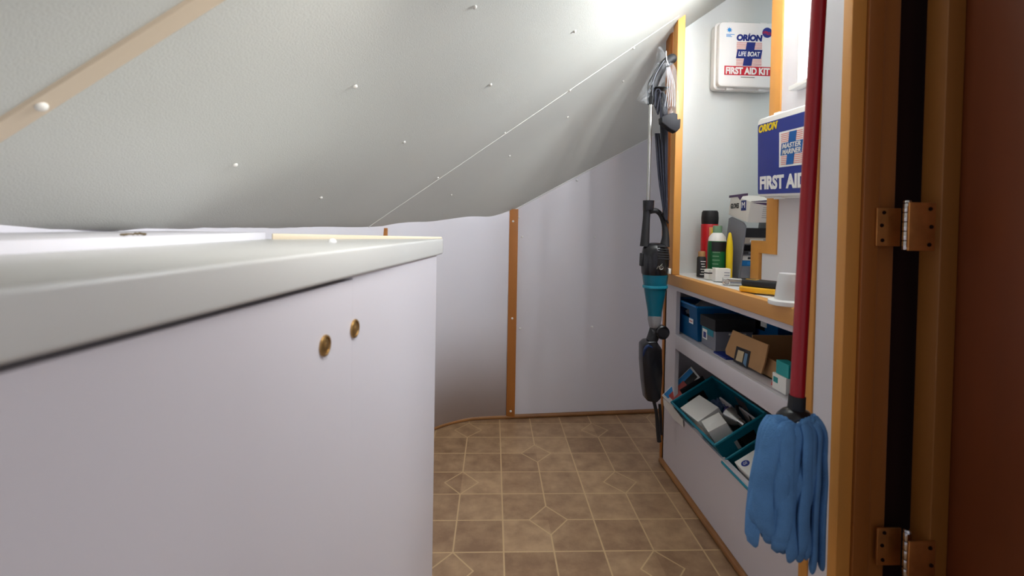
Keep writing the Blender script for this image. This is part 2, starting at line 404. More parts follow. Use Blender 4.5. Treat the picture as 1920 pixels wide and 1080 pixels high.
# ---------------------------------------------------------------- right built-in shelf unit
U = thing('shelf_unit', 'built-in white shelf unit with honey wood edging and two long front openings', 'shelves', (XU,1.45,0))
yF, yN = 1.915, 1.012                                            # far and near end of the front
def fx(name, y0, y1, z0, z1, m=m_cab, x0=XU, x1=XU+.015, bev=.0): return bx(name, (x0,y0,z0),(x1,y1,z1), m, U, bev)
MB().box((XU,1.80,.02),(XU+.015,yF,.757)).box((XU,yN+.03,.02),(XU+.015,1.06,.757)).box((XU,1.06,.737),(XU+.015,1.80,.757)) \
    .box((XU,1.06,.02),(XU+.015,1.80,.268)).build('face_frame', m_cab, U, False)
MB().box((XU-.002,1.06,.510),(XU+.014,1.80,.567),.0015).build('shelf_rail', m_cab, U)
fx('end_panel', yF-.012, yF, 0, .757, x1=1.25)
fx('shelf_board', 1.02, 1.90, .553, .567, x0=XU+.015, x1=1.25)
fx('bottom_board', 1.02, 1.90, .150, .162, x0=XU+.016, x1=1.25)
fx('lining', 1.02, 1.90, .164, .756, x0=1.12, x1=1.135)
fx('bench_top', .995, 1.915, .757, .797, x0=XU+.016, x1=1.25, m=m_white)
MB().box((.703,1.041,.757),(XU+.015,1.925,.7995), .002).build('bench_nosing', m_woody, U)
MB().box((.699,1.797,.8005),(.7285,1.842,2.05), .002).build('front_post', m_wood, U)
MB().box((XU-.006,1.912,.0),(XU+.02,1.93,.756), .002).build('corner_batten', m_batten, U)
MB().box((.700,1.880,.8005),(.735,1.925,2.05), .002).build('rear_batten', m_batten, U)
MB().box((XU-.004,1.012,.0),(XU+.020,1.040,2.2), .002).build('near_stile', m_wood, U)
struct('baseboard_right', MB().tube([(XU-.003,.99,.011),(XU-.003,1.5,.011),(XU-.003,1.915,.011)], .012, 10), m_base)
# nook lining and right wall with stepped opening and window
struct('wall_nook', MB().box((.7355,1.918,.797),(1.32,1.935,2.3)), m_wallg, False)
struct('wall_recess', MB().box((1.25,1.50,.0),(1.265,1.918,2.3)), m_wallg, False)
XW = .94
wy = 1.615
wp = [(.995,.797),(1.612,.797),(1.612,.925),(1.512,.925),(1.512,2.3),(.995,2.3)]
wn0, wn1, wz0, wz1 = 1.06, 1.425, 1.43, 1.97
mbw = MB()
for (y0,y1,z0,z1) in [(.995,1.60,.797,.90),(.995,1.512,.90,wz0),(.995,wn0,wz0,wz1),(wn1,1.512,wz0,wz1),(.995,1.512,wz1,2.3)]:
    mbw.box((XW,y0,z0),(XW+.02,y1,z1))
wall_right = struct('wall_right', mbw, m_wall, False)
# stepped wood edging
def yz(px, py): p = at(px, py, X=XW); return p.y, p.z
s_ = [at(1408,526,X=XW), at(1411,463,X=XW)]
sp = [(1.664,.797),(1.664,.943),(1.573,.943),(1.573,2.2),(1.512,2.2),(1.512,.900),(1.612,.900),(1.612,.797)]
struct('trim_6', MB().prism([(XW-.005,y,z) for y, z in sp], (.027,0,0), bev=.0015), m_wood)
# window: frame, sill and bright pane
win = thing('window_1', 'x', 'x', (XW,1.24,wz0)); win['kind'] = 'structure'; del win['label']; del win['category']
MB().box((XW+.0,wn0,wz0),(XW+.006,wn1,wz1)).build('pane', m_pane, win, False)
mf = MB()
for a, b in (((XW-.030,wn0-.008,wz0-.014),(XW-.0005,wn1+.006,wz0-.001)), ((XW-.006,wn0-.012,wz1),(XW-.0005,wn1+.006,wz1+.012)),
             ((XW-.006,wn0-.012,wz0),(XW-.0005,wn0,wz1)), ((XW-.004,wn1,wz0),(XW-.0005,wn1+.006,wz1))): mf.box(a, b, .001)
mf.build('window_frame', m_white, win)
# partition beside the unit, door jamb, dark gap, open door
struct('wall_partition', MB().box((XU,.947,.0),(1.6,1.011,2.3)), m_wall, False)
struct('trim_7', MB().box((XU-.006,.921,0),(XU+.024,.9465,2.3), .0015), m_wood)
jb = struct('trim_8', MB().box((XU+.0245,.915,0),(XU+.058,.9465,2.3), .002).box((XU+.0585,.925,0),(XU+.098,.9465,2.3),.001), m_jamb)
struct('wall_gap_shade', MB().box((XU+.0985,.9405,0),(1.6,.9465,2.3)), m_dark, False)  # dark-coloured sheet standing in for the shaded space between jamb and door
dr = bpy.data.objects.new('door_1', None); C.objects.link(dr); dr.location = (.87,.88,0); dr['kind'] = 'structure'
MB().box((.853,.860,.01),(.889,.905,2.25), .002).build('door_edge', m_dooredge, dr)
MB().box((.8895,.15,.01),(.925,.905,2.25), .002).build('door_panel', m_door, dr)
hg = []
for (py, zc) in ((425,None),(1040,None)):
    c = at(1700, py, Y=.90); z = c.z
    c = at(1700, py, Y=.885); z = c.z
    g = bpy.data.objects.new('door_hinge', None); C.objects.link(g); g.location = (c.x, .90, z); g.parent = dr; g.location = g.location - dr.location
    hh = .046
    kx = c.x
    lx0 = at(1640,py,Y=.915).x
    MB().box((lx0,.9095,z-hh*.86),(at(1689,py,Y=.9095).x,.9145,z+hh*.80), .0008).build('hinge_leaf', m_copper, g)
    MB().box((at(1705,py,Y=.855).x,.8555,z-hh),(at(1755,py,Y=.855).x,.8595,z+hh), .0008).build('hinge_leaf', m_copper, g)
    kn = MB()
    for i in range(5):
        z0 = z-hh+i*hh*2/5; kn.lathe([(.0062,z0+.0006),(.0068,z0+.002),(.0068,z0+hh*.4-.002),(.0062,z0+hh*.4-.0006)], 16, Matrix.Translation((kx,.885,0)))
    kn.lathe([(.004,z+hh),(.0075,z+hh+.001),(.006,z+hh+.005),(0,z+hh+.006)], 14, Matrix.Translation((kx,.885,0)))
    kn.build('hinge_knuckle', m_chrome, g)
    sc = MB()
    for (x, zz) in ((lx0+.012,-.028),(lx0+.010,.002),(lx0+.014,.028)):
        sc.lathe([(.004,0),(.0035,.0015),(0,.0018)], 10, frame((x,.9095,z+zz),(1,0,0),(0,0,1)))
    x1 = at(1755,py,Y=.855).x
    for (x, zz) in ((x1-.012,-.034),(x1-.009,.0),(x1-.012,.034)):
        sc.lathe([(.004,0),(.0035,.0015),(0,.0018)], 10, frame((x,.855,z+zz),(1,0,0),(0,0,1)))
    sc.build('hinge_screw', m_dark, g)

# ---------------------------------------------------------------- first aid kits
def kit(root, M, w, h, d, bodymat, tabs=True):
    # local frame: x right, y up, z out of the wall
    P = rrect(w, h, .016)
    MB().prism([(x,y,0) for x, y in P], (0,0,d*.5), bev=.003, M=M, seg=3).build('case_back', m_white, root)
    MB().prism([(x,y,0) for x, y in rrect(w+.006, h+.006, .018)], (0,0,.006), bev=.002, M=M@Matrix.Translation((-.003,-.003,d*.5))).build('case_rim', m_white, root)
    MB().prism([(x,y,0) for x, y in rrect(w-.008, h-.008, .016)], (0,0,d*.5-.008), bev=.0035, M=M@Matrix.Translation((.004,.004,d*.5+.006)), seg=3).build('lid', m_white, root)
    for fxx in (.24,.78):
        for yy, hh in ((-.006,.010),(h-.003,.008)):
            MB().box((w*fxx-.014,yy,d*.5-.006),(w*fxx+.014,yy+hh,d*.5+.016), .002, M).build('latch', m_white, root)
ky = 1.85
k0, k1 = at(1345,163,Y=ky), at(1461,38,Y=ky)
kw, kh = k1.x-k0.x, at(1345,38,Y=ky).z-k0.z
KA = thing('first_aid_kit', 'white first aid case with blue cross and red band, hung high on the nook wall', 'first aid kit', (k0.x,1.915,k0.z))
MA = frame((k0.x,1.916,k0.z),(1,0,0),(0,0,1)); kd = .066
kit(KA, MA, kw, kh, kd, m_white)
SF = kd-.0015
def fr(M, x, y, z=0): return M@Matrix.Translation((x,y,z))
def cross_art(root, M, cx, y0, y1, w, words, slant=.16, armw=.34, zz=0.0, lined=True, colA=None, tname='cross', wcol=None, t_h=.2):
    colA = colA or m_navyd; h = y1-y0
    if lined:
        mb = MB(); n = 17
        for i in range(n):
            y = y0+h*(i+.3)/n; mb.box((cx-w/2,y,zz),(cx+w/2,y+h/n*.45,zz+.0004), 0, M)
        mb.build('pinstripes', m_pink, root, False)
    s = slant*h
    def P(x, y): return (x+(y-(y0+h/2))*slant, y, 0)
    aw = w*armw/2; bh = h*.19
    mb = MB().prism([P(cx-aw,y0),P(cx+aw,y0),P(cx+aw,y0+h/2-bh),P(cx+w*.49,y0+h/2-bh),P(cx+w*.49,y0+h/2+bh),P(cx+aw,y0+h/2+bh),P(cx+aw,y1),P(cx-aw,y1),
               P(cx-aw,y0+h/2+bh),P(cx-w*.49,y0+h/2+bh),P(cx-w*.49,y0+h/2-bh),P(cx-aw,y0+h/2-bh)], (0,0,.0006), M=M@Matrix.Translation((0,0,zz)))
    mb.build(tname, colA, root, False)
    yy = y0+h/2
    n = len(words)
    for i, t in enumerate(words):
        th = h*t_h; gap = h*.03
        ty = yy + (n/2-1-i)*(th+gap) + (gap/2 if n > 1 else 0) - (0 if n > 1 else 0)
        if n == 1: ty = yy-th/2
        MB().text(t, w*.86, th, M@Matrix.Translation((cx-w*.43+(ty-yy)*.0,ty,zz+.0007)), shear=.22, bold=.02).build('lettering', wcol or m_white, root, False)
u = kw/116.0                                                     # one photo pixel across the lid
def kx_(px): return (px-1345)*u
def ky_(py): return (163-py)*u
MB().text('ORION', 50*u, 12.5*u, fr(MA,kx_(1380),ky_(75),SF), shear=.12, bold=.065).build('brand_lettering', m_navyd, KA, False)
MB().prism([(0,0,0),(3*u,0,0),(1.5*u,2.4*u,0)], (0,0,.0006), M=fr(MA,kx_(1403.5),ky_(62.2),SF)).build('star_mark', m_navyd, KA, False)
cross_art(KA, fr(MA,0,0,SF), kx_(1405), ky_(121.5), ky_(77), 49*u, ['LIFE BOAT'])
MB().box((kx_(1358),ky_(139.5),0),(kx_(1450),ky_(122.5),.0006),0,fr(MA,0,0,SF)).build('red_band', m_redp, KA, False)
MB().text('FIRST AID KIT', 85*u, 13.5*u, fr(MA,kx_(1360.5),ky_(138),SF+.0007), bold=.045).build('lettering', m_white, KA, False)
MB().box((kx_(1390),ky_(143.6),0),(kx_(1417),ky_(142.6),.0004),0,fr(MA,0,0,SF)).build('fine_print', m_blkprint, KA, False)
st = MB()
for i in range(8):
    a = i*math.pi/4; st.box((-.3*u,0,0),(.3*u,5.4*u,.0005),0,fr(MA,kx_(1366),ky_(55),SF)@Matrix.Rotation(a,4,'Z'))
st.lathe([(3.4*u,0),(3.4*u,.0006)],20,fr(MA,kx_(1366),ky_(55),SF)); st.build('sun_emblem', m_sky, KA, False)
st = MB()
for i, ww in enumerate((16,9,11)): st.box((0,-i*2.1*u,0),(ww*u,-i*2.1*u+1*u,.0005),0,fr(MA,kx_(1360),ky_(64),SF))
st.build('fine_print', m_sky, KA, False)
MB().lathe([(9.6*u,0),(9.6*u,.0005)],28,fr(MA,kx_(1439),ky_(58),SF)).build('approval_seal', m_navy, KA, False)
MB().text('APPROVED', 23*u, 6*u, fr(MA,kx_(1429),ky_(60),SF+.0006)@Matrix.Rotation(math.radians(-12),4,'Z'), bold=.02, shear=.2).build('seal_lettering', m_redp, KA, False)

xk = .87
q0, q1, q2 = at(1418,371,X=xk), at(1418,226,X=xk), at(1503,370,X=xk)
ax = Vector((0,-1,-.048)).normalized(); yv = Vector((-.055,-.048,1)).normalized(); nv = ax.cross(yv)
kh2 = (q1-q0).length; kw2 = .345
MBk = frame(q0-nv*.064, ax, yv)
KB = thing('first_aid_kit', 'blue-fronted white-edged first aid case mounted on the side wall behind the red mop handle', 'first aid kit', (xk+.064,q0.y,q0.z))
kit(KB, MBk, kw2, kh2, .064, m_white)
MB().prism([(x,y,0) for x, y in rrect(kw2-.020, kh2-.034, .006)], (0,0,.0007), M=MBk@Matrix.Translation((.008,.012,.0625))).build('blue_panel', m_navy, KB, False)
SB = .0633
def onk(px, py):                                                 # photo pixel -> local coords on the blue lid
    d = at(px,py,Y=1.0)-O_; c = MBk@Vector((0,0,SB)); n = MBk.to_3x3()@Vector((0,0,1))
    p = O_+d*((c-O_).dot(n)/d.dot(n)); l = MBk.inverted()@p; return l.x, l.y
a = onk(1423,250); b = onk(1458,231)
MB().text('ORION', b[0]-a[0], .024, MBk@Matrix.Translation((a[0],a[1],SB)), shear=.25, bold=.045).build('brand_lettering', m_yel, KB, False)
MB().box((b[0]-.03,b[1]+.004,SB),(b[0]+.002,b[1]+.006,SB+.0004),0,MBk).build('fine_print', m_yel, KB, False)
a = onk(1461,314); b = onk(1463,248); c_ = onk(1508,306)
pw = .118; ph = b[1]-a[1]
MB().box((a[0],a[1],SB),(a[0]+pw,b[1],SB+.0005),0,MBk).build('emblem_panel', m_white, KB, False)
cross_art(KB, MBk@Matrix.Translation((0,0,SB+.0005)), a[0]+pw*.5, a[1]+.005, b[1]-.005, pw*.84, ['MASTER','MARINER'], colA=mat('azure_print', rgb(0,92,168), .4), t_h=.155, wcol=m_paperw)
a = onk(1425,356); b = onk(1425,331)
MB().text('FIRST AID KIT', .325, b[1]-a[1], MBk@Matrix.Translation((a[0],a[1],SB)), bold=.045).build('lettering', m_white, KB, False)

# ---------------------------------------------------------------- stick vacuum hanging beside the post
VY = 1.765
def v(px, py, dy=0): return at(px, py, Y=VY+dy)
MP = .00201
V = thing('stick_vacuum', 'black upright stick vacuum with teal dust cup hanging against the shelf post', 'vacuum cleaner', v(1225,830))
MB().tube([v(1267,106),v(1262,109),v(1250,117),v(1239,130),v(1230,146),v(1224,160),v(1221,175),v(1220,196)], [.008,.0185,.018,.018,.019,.020,.0155,.0110], 16, smooth=2).build('handle', m_blackm, V)
MB().tube([v(1246,113,-.019),v(1236,128,-.020),v(1226,150,-.0215),v(1223,180,-.017)], .0012, 6, smooth=2).build('handle_inlay', m_grey, V)
MB().tube([v(1220,192),v(1215,382)], .0072, 14).build('tube', m_alu, V)
MB().tube([v(1216,376),v(1215.5,394)], [.0215,.0205], 18).build('socket', m_black, V)
# main body: spine + D handle
MB().tube([v(1213.5,388),v(1212,410),v(1210,440),v(1208.5,462)], [.0145,.0135,.0155,.018], 16, smooth=1).tube([v(1215,397),v(1229,395),v(1239,403),v(1245,420),v(1248,440),v(1246,462)], [.011,.010,.0095,.0095,.0125,.019], 14, smooth=2).build('carry_grip', m_blackm, V)
prof = []
Mz = Matrix.Translation(v(1227,517)) @ Matrix.Rotation(math.radians(1.5),4,'Y')
MB().lathe([(.001,-.006),(.044,-.003),(.050,.010),(.053,.045),(.053,.080),(.049,.105),(.036,.121),(.018,.126),(0,.127)], 32, Mz, sy=.85).build('motor_housing', m_black, V)
vt = MB()
for i in range(6): vt.box((-.006,-.047+.001*i,.066+.009*i),(.040-.002*i,-.0435+.002*i,.070+.009*i), .0008, Mz)
vt.build('vent_slat', m_blackm, V)
sq = [(-.008,-.0458,.030),(-.002,-.0462,.042),(.004,-.0462,.030),(.010,-.0458,.044),(.016,-.0450,.034),(.006,-.0462,.028),(.0,-.0462,.036),(.012,-.0455,.050)]
MB().tube([Mz@Vector(p) for p in sq], .0012, 6, smooth=1).build('logo_mark', m_alu, V)
bx('release_button', (-.058,-.012,.035),(-.048,.012,.085), m_blackm, V, .003, Mz)
bx('rating_sticker', (.042,-.034,.012),(.0505,-.012,.032), m_paperw, V, .0005, Mz)
Mc = Matrix.Translation(v(1227.5,594)) @ Matrix.Rotation(math.radians(-.5),4,'Y')
MB().lathe([(.026,0),(.0275,.02),(.036,.070),(.045,.125),(.0495,.160),(.0495,.162),(.047,.162),(.042,.125),(.033,.070),(.024,.02),(.023,0)], 32, Mc, sy=.85).build('dust_cup', m_dust, V)
MB().lathe([(.0475,.112),(.0478,.120),(.0468,.122)], 32, Mc, sy=.86).build('cup_ring', m_teal, V)
MB().lathe([(.006,.03),(.014,.045),(.014,.095),(.026,.120),(.03,.150),(0,.155)], 24, Mc).build('filter_cone', m_teal, V)
MB().lathe([(.012,-.045),(.020,-.040),(.026,-.010),(.026,.004),(.020,.006),(0,.006)], 24, Mc).build('inlet_nozzle', m_smoke, V)
MB().tube([v(1228,612),v(1226,628),v(1221,640)], [.018,.022,.021], 16, smooth=1).tube([v(1221,624),v(1234,622),v(1245,624)], [.020,.022,.019], 16, smooth=1).build('elbow_joint', m_blackm, V)
q = frame(v(1243,624,-.028), (1,0,0), (0,0,1))
MB().lathe([(.024,-.040),(.026,-.036),(.026,.0),(.022,.004),(.012,.005),(0,.003)], 26, q).build('pivot_cap', m_black, V)
hp = [(1206,648),(1214,641),(1232,640),(1242,655),(1243,700),(1240,748),(1232,756),(1214,753),(1209,720),(1206,680)]
MB().prism([v(x,y,-.028) for x, y in hp], (0,.06,0), bev=.006, seg=3).build('floor_head', m_black, V)
MB().tube([v(1206,668,-.03),v(1209,655,-.034),v(1216,648,-.034),v(1223,652,-.03)], [.003,.006,.006,.003], 10, smooth=1).build('head_highlight', mat('navy_highlight', rgb(24,44,84), .12), V)  # shiny highlight on the floor head, modelled as a navy strip
MB().tube([v(1226,752),v(1231,775),v(1233,800),v(1236,828)], [.007,.0065,.008,.0085], 12, smooth=1).tube([v(1237,758,.02),v(1239,790,.02),v(1240,815,.02)],[.006,.006,.005],10).build('brush_strip', m_blackm, V)
cords = []
for i in range(6):
    o1 = i*2.7; dy = -.026+.009*(i % 3)
    mb = MB().tube([v(1228+o1*.4,200+i*3,dy),v(1229+o1,172+i*2,dy),v(1236+o1*.7,168+i*2,dy),v(1238+o1*.8,185,dy),v(1239+o1*.9,240,dy),v(1243+o1*.55,320,dy),v(1247+o1*.3,395-2*i,dy),v(1250,412,dy),v(1245-i*.2,398,dy),v(1235+o1*.55,330,dy),v(1229+o1*.5,250,dy)], .0031, 8, smooth=2)
    mb.build('power_cord', m_cord, V)
bx('cord_hook', v(1230,163,-.035), v(1246,170,.02), m_blackm, V, .002)
MB().tube([v(1243,398,-.02),v(1253,419,-.02)], [.011,.004], 10, flat=.7).build('cord_clip', m_blackm, V)
# plastic bag with attachment tool over the handle
BG = thing('plastic_bag', 'crumpled clear plastic bag tied over the top of the stick vacuum', 'bag', v(1250,82))
def crumple(outline_rows, dy, amp):
    rws = []
    for k, (y, xl, xr) in enumerate(outline_rows):
        row = []
        for j in range(15):
            t = j/14; x = xl+(xr-xl)*t
            row.append(v(x+random.uniform(-.8,.8), y+random.uniform(-1,1), dy-.030*math.sin(math.pi*t)+amp*math.sin(j*1.9+k*1.3)+random.uniform(-amp,amp)))
        rws.append(row)
    return rws
def dens(l, n=4):
    out = []
    for a, b in zip(l, l[1:]):
        for i in range(n): out.append(tuple(a[k]+(b[k]-a[k])*i/n for k in range(3)))
    out.append(l[-1]); return out
front = dens([(118,1240,1262),(130,1242,1268),(150,1244,1270),(175,1242,1272),(200,1240,1274),(214,1241,1273)])
MB().sheet(crumple(front,-.024,.004)).build('bag_front', m_bag, BG)
back = dens([(78,1241,1248),(92,1240,1257),(105,1238,1262),(125,1230,1266),(150,1216,1250),(175,1206,1240)])
MB().sheet([[p+Vector((0,.050,0)) for p in r] for r in crumple(back,0,.004)]).build('bag_back', m_bag, BG)
wing = dens([(118,1232,1240),(135,1222,1238),(160,1208,1234),(178,1197,1226),(188,1192,1222),(195,1206,1221)])
MB().sheet(crumple(wing,.012,.004)).build('bag_corner', m_bag, BG)
mb = MB()
for k in range(5): mb.tube([v(1250+k*1.5,126,-.035),v(1251+2*k,138,-.055+.005*k),v(1252+3.2*k,160,-.06),v(1247+4.5*k,200,-.058)], .0011, 6, smooth=2)
mb.build('bag_crease', mat('clear_film_fold', rgb(235,236,240), .15, alpha=.38), BG)
MB().tube([v(1249,96,-.045),v(1250,112,-.05),v(1254,122,-.048)], .0016, 8, smooth=1).build('tie', m_white, BG)
TL = thing('vacuum_attachment', 'small dark vacuum nozzle tool sagging in the bottom of the plastic bag', 'attachment', v(1258,248))
MB().prism([v(x,y,-.085) for x, y in [(1240,219),(1251,214),(1262,211),(1271,213),(1271,224),(1277,222),(1276,240),(1268,248),(1258,243),(1249,236),(1241,230)]], (0,.035,0), bev=.004, seg=3).build('nozzle', mat('charcoal_plastic', rgb(38,38,42), .6, spec=.25), TL)
MB().tube([v(1271,240,-.05),v(1274,236,-.052)], .004, 8).build('nozzle_tip', m_alu, TL)

# ---------------------------------------------------------------- mop
MY = .865
MO = thing('mop', 'string mop with red handle and blue microfibre strips hanging in front of the shelf stile', 'mop', at(1478,1050,Y=MY))
def mo(px, py, dy=0): return at(px, py, Y=MY+dy)
MB().tube([mo(1539,-60),mo(1513,400),mo(1494.5,752)], .0128, 20).build('handle', m_red, MO)
MB().tube([mo(1495,742),mo(1492,778)], [.0145,.0155], 20).build('socket', m_blackm, MO)
hc = mo(1491,790)
MB().lathe([(.036,-.006),(.0365,.002),(.033,.012),(.024,.021),(.016,.025),(0,.026)], 36, Matrix.Translation(hc), sy=.8).build('head_cap', m_black, MO)
tx = MB(); tx.text('O-Cedar', .030, .0075, frame(hc+Vector((-.016,-.0305,.004)),(1,-.0,-.03),(0,.45,1)), bold=.03); tx.build('brand_lettering', m_paperw, MO, False)
def strand(p, w=.017, up=(0,-1,0)):
    return MB().tube(p, [w*.8]+[w]*(len(p)-2)+[w*.8], 12, flat=.26, smooth=2, up=up)
# (start angle side px at cap, bulge px, bottom px, bottom y, depth)
rm = random.Random(21)
for layer, (n_, ry, kk) in enumerate(((13,.050,1.0),(8,.030,.7),(9,-.034,.9))):
    for i in range(n_):
        t = (i+.5)/n_*2-1                                        # -1 left .. 1 right
        dp = -ry*math.sqrt(max(.04,1-t*t*.92))*(1+rm.uniform(-.10,.12))
        a = 1491+t*33; b = 1488+t*58*kk+rm.uniform(-3,3); c = 1478+t*66*kk+rm.uniform(-7,7)
        d = 1476+t*68*kk+rm.uniform(-9,9); e = 1478+t*68*kk+rm.uniform(-10,10)
        ey = 1020+t*26+rm.uniform(-16,14)-(14 if layer else 0); sd = abs(a-1491)
        w = rm.uniform(.0115,.0150); rad = Vector((t*1.0, -math.sqrt(max(.05,1-t*t))*(1 if dp < 0 else -1), 0)).normalized()
        jit = rm.uniform(-.005,.005)
        P = [mo(a+(1491-a)*.35,812-sd*.25,dp*.6), mo(a+(b-a)*.25,808-sd*.75,dp*.95), mo(b,824-sd*.5,dp*1.1), mo(b+(c-b)*.5,856,dp*1.15+jit), mo(c,905,dp*1.12-jit), mo(d,962,dp*1.08+jit),
             mo(e,ey,dp*1.0), mo(e+rm.uniform(-4,4),ey+7,dp*.72), mo(e+rm.uniform(-6,6),ey-10,dp*.45)]
        MB().tube(P, [w*.7,w,w*1.05,w,w*1.1,w*1.15,w*1.05,w*.9,w*.5], 12, flat=.42, smooth=2, up=rad).build('strand', m_mopblue, MO)

# ---------------------------------------------------------------- things on the bench
BZ = .800
def ground(px, Y, z=BZ): p = at(px, 500, Y=Y); return Vector((at(px,430+876*(H-z)/Y,Y=Y).x, Y, z))
def label_arc(M, r, a0, a1, z0, z1, n=10, t=.0006):
    rws = []
    for z in (z0, z1): rws.append([M@Vector(((r+t)*math.cos(math.radians(a0+(a1-a0)*i/n)), (r+t)*math.sin(math.radians(a0+(a1-a0)*i/n)), z)) for i in range(n+1)])
    return MB().sheet(rws)
def arctext(root, M, r, ang, z, body, w, h, m, rot=0):
    a = math.radians(ang); c = M@Vector(((r+.0012)*math.cos(a),(r+.0012)*math.sin(a),z))
    MB().text(body, w, h, frame(c, (-math.sin(a),math.cos(a),0),(0,0,1))@Matrix.Rotation(rot,4,'Z')@Matrix.Translation((-w/2,0,0)), bold=.02).build('lettering', m, root, False)
g = ground(1328.5,1.84); r = .033; zt = at(1328,395,Y=1.84).z-BZ
A = thing('aerosol_can', 'red aerosol spray can with black cap at the back of the bench', 'spray can', g); M = Matrix.Translation(g)
MB().lathe([(.030,0),(r,.003),(r,zt*.775),(.029,zt*.80)], 32, M).build('can_body', mat('red_can_paint', rgb(188,20,30), .3), A)
MB().lathe([(.0305,zt*.785),(.0315,zt*.80),(.0325,zt*.88),(.031,zt*.97),(.027,zt),(.012,zt*.985),(0,zt*.98)], 32, M).build('cap', m_blackm, A)
label_arc(M, r, -118, -50, zt*.30, zt*.74).build('label_panel', mat('orange_label', rgb(226,160,96), .5), A)
label_arc(M, r+.0006, -104, -52, zt*.56, zt*.70).build('label_panel', m_yel, A)
for i in range(5): label_arc(M, r+.0009, -116, -112+i*9+25, zt*(.33+.045*i), zt*(.345+.045*i), t=.0007).build('print_line', m_blkprint, A)
g = ground(1343,1.75); zt = at(1343,423,Y=1.75).z-BZ; r = .0335; M = Matrix.Translation(g)
A = thing('spray_bottle', 'green bottle with white shoulder and sage cap in front of the red can', 'bottle', g)
MB().lathe([(.030,0),(r,.004),(r,zt*.66),(r*.96,zt*.70)], 32, M).build('bottle_body', m_green, A)
MB().lathe([(r*.96,zt*.70),(r*.90,zt*.77),(r*.66,zt*.83),(.016,zt*.86),(.016,zt*.88)], 32, M).build('shoulder', m_white, A)
MB().lathe([(.0165,zt*.86),(.0165,zt*.985),(.015,zt),(0,zt)], 24, M).build('cap', m_sage, A)
label_arc(M, r, -150, -20, zt*.50, zt*.685).build('label_panel', m_blkprint, A)
label_arc(M, r, -60, -25, zt*.06, zt*.5).build('label_panel', mat('dark_green_label', rgb(10,64,38), .5), A)
for i in range(6): label_arc(M, r+.0007, -142, -108+((i*7) % 12), zt*(.10+.075*i), zt*(.118+.075*i)).build('print_line', m_paperw if i < 2 else m_sage, A)
g = ground(1314.5,1.735); zt = at(1314,471,Y=1.735).z-BZ; r = .0165; M = Matrix.Translation(g)
A = thing('small_bottle', 'small black bottle with tan cap standing by the shelf post', 'bottle', g)
MB().lathe([(.015,0),(r,.002),(r,zt*.74),(.0125,zt*.80)], 24, M).build('bottle_body', m_blackm, A)
MB().lathe([(.0125,zt*.79),(.013,zt*.97),(.011,zt),(0,zt)], 20, M).build('cap', m_tan, A)
for i in range(6): label_arc(M, r, -130+(i*13) % 20, -80+((i*17) % 30), zt*(.1+.1*i), zt*(.125+.1*i)).build('print_line', m_paperw, A)
# small white boxes
def carton(name, label, cat, g, w, d, h, ang, m=m_paperw, group=None):
    t = thing(name, label, cat, g, group); M = Matrix.Translation(g)@Matrix.Rotation(math.radians(ang),4,'Z')
    MB().box((-w/2,-d/2,0),(w/2,d/2,h),.001,M).build('carton', m, t, False); return t, M
g = ground(1352,1.60); t, M = carton('small_box', 'small white box with fine print on the bench in front of the green bottle', 'box', g, .050, .034, .045, -8)
for i in range(3): MB().box((.004,-.0176,.012+.009*i),(.022,-.0170,.0145+.009*i),0,M).build('print_line', m_grey, t, False)
g = ground(1329,1.665); t, M = carton('tilted_packet', 'tiny white packet with black stripe beside the small black bottle', 'packet', g, .024, .022, .036, 20)
MB().box((-.0124,-.0114,.020),(.0124,.0114,.0245),0,M@Matrix.Shear('XZ',4,(0,0))).build('stripe', m_blkprint, t, False)
g = ground(1366.5,1.70); t = thing('yellow_bottle', 'narrow bright yellow bottle wedged against the grey organiser', 'bottle', g)
zt = at(1366,435,Y=1.70).z-BZ
M = Matrix.Translation(g)
MB().lathe([(.009,0),(.0115,.004),(.012,zt*.62),(.010,zt*.80),(.005,zt*.97),(0,zt)], 20, M).build('bottle_body', m_yel, t)
# metal clasp
g = ground(1373,1.50); A = thing('metal_clamp', 'small silver metal clamp lying at the bench edge', 'clamp', g); M = Matrix.Translation(g)@Matrix.Rotation(math.radians(-22),4,'Z')
MB().box((-.030,-.012,0),(.028,.012,.022),.003,M).build('clamp_body', m_alu, A)
MB().tube([M@Vector((-.018+.009*math.cos(i*math.pi/6),-.0135,.010+.009*math.sin(i*math.pi/6))) for i in range(12)], .0022, 8, closed=True).build('ring', m_chrome, A)
MB().box((-.012,-.014,.006),(.026,-.011,.011),.001,M).build('slot_bar', m_grey, A)
# stud finder
g = at(1434,550,Z=BZ); A = thing('stud_finder', 'yellow and black handheld stud finder lying on the bench', 'tool', g); M = Matrix.Translation(g)@Matrix.Rotation(math.radians(-52),4,'Z')
L_ = .064
pl = [(-L_,-.020),(-L_*.9,-.030),(-.02,-.033),(.03,-.026),(L_*.95,-.028),(L_,-.018),(L_,.018),(L_*.95,.028),(.03,.026),(-.02,.033),(-L_*.9,.030),(-L_,.020)]
MB().prism([(x,y,.001) for x, y in pl], (0,0,.016), bev=.004, M=M, seg=3).build('body_shell', m_amber, A)
MB().prism([(x*.93,y*.86,.0165) for x, y in pl], (0,0,.020), bev=.006, M=M, seg=3).build('rubber_top', m_blackm, A)
MB().box((-.050,-.012,.036),(-.020,.012,.0373),.0005,M).build('display', m_amber, A)
MB().box((-.046,-.009,.0370),(-.024,.009,.0378),.0002,M).build('display_glass', m_blkprint, A)
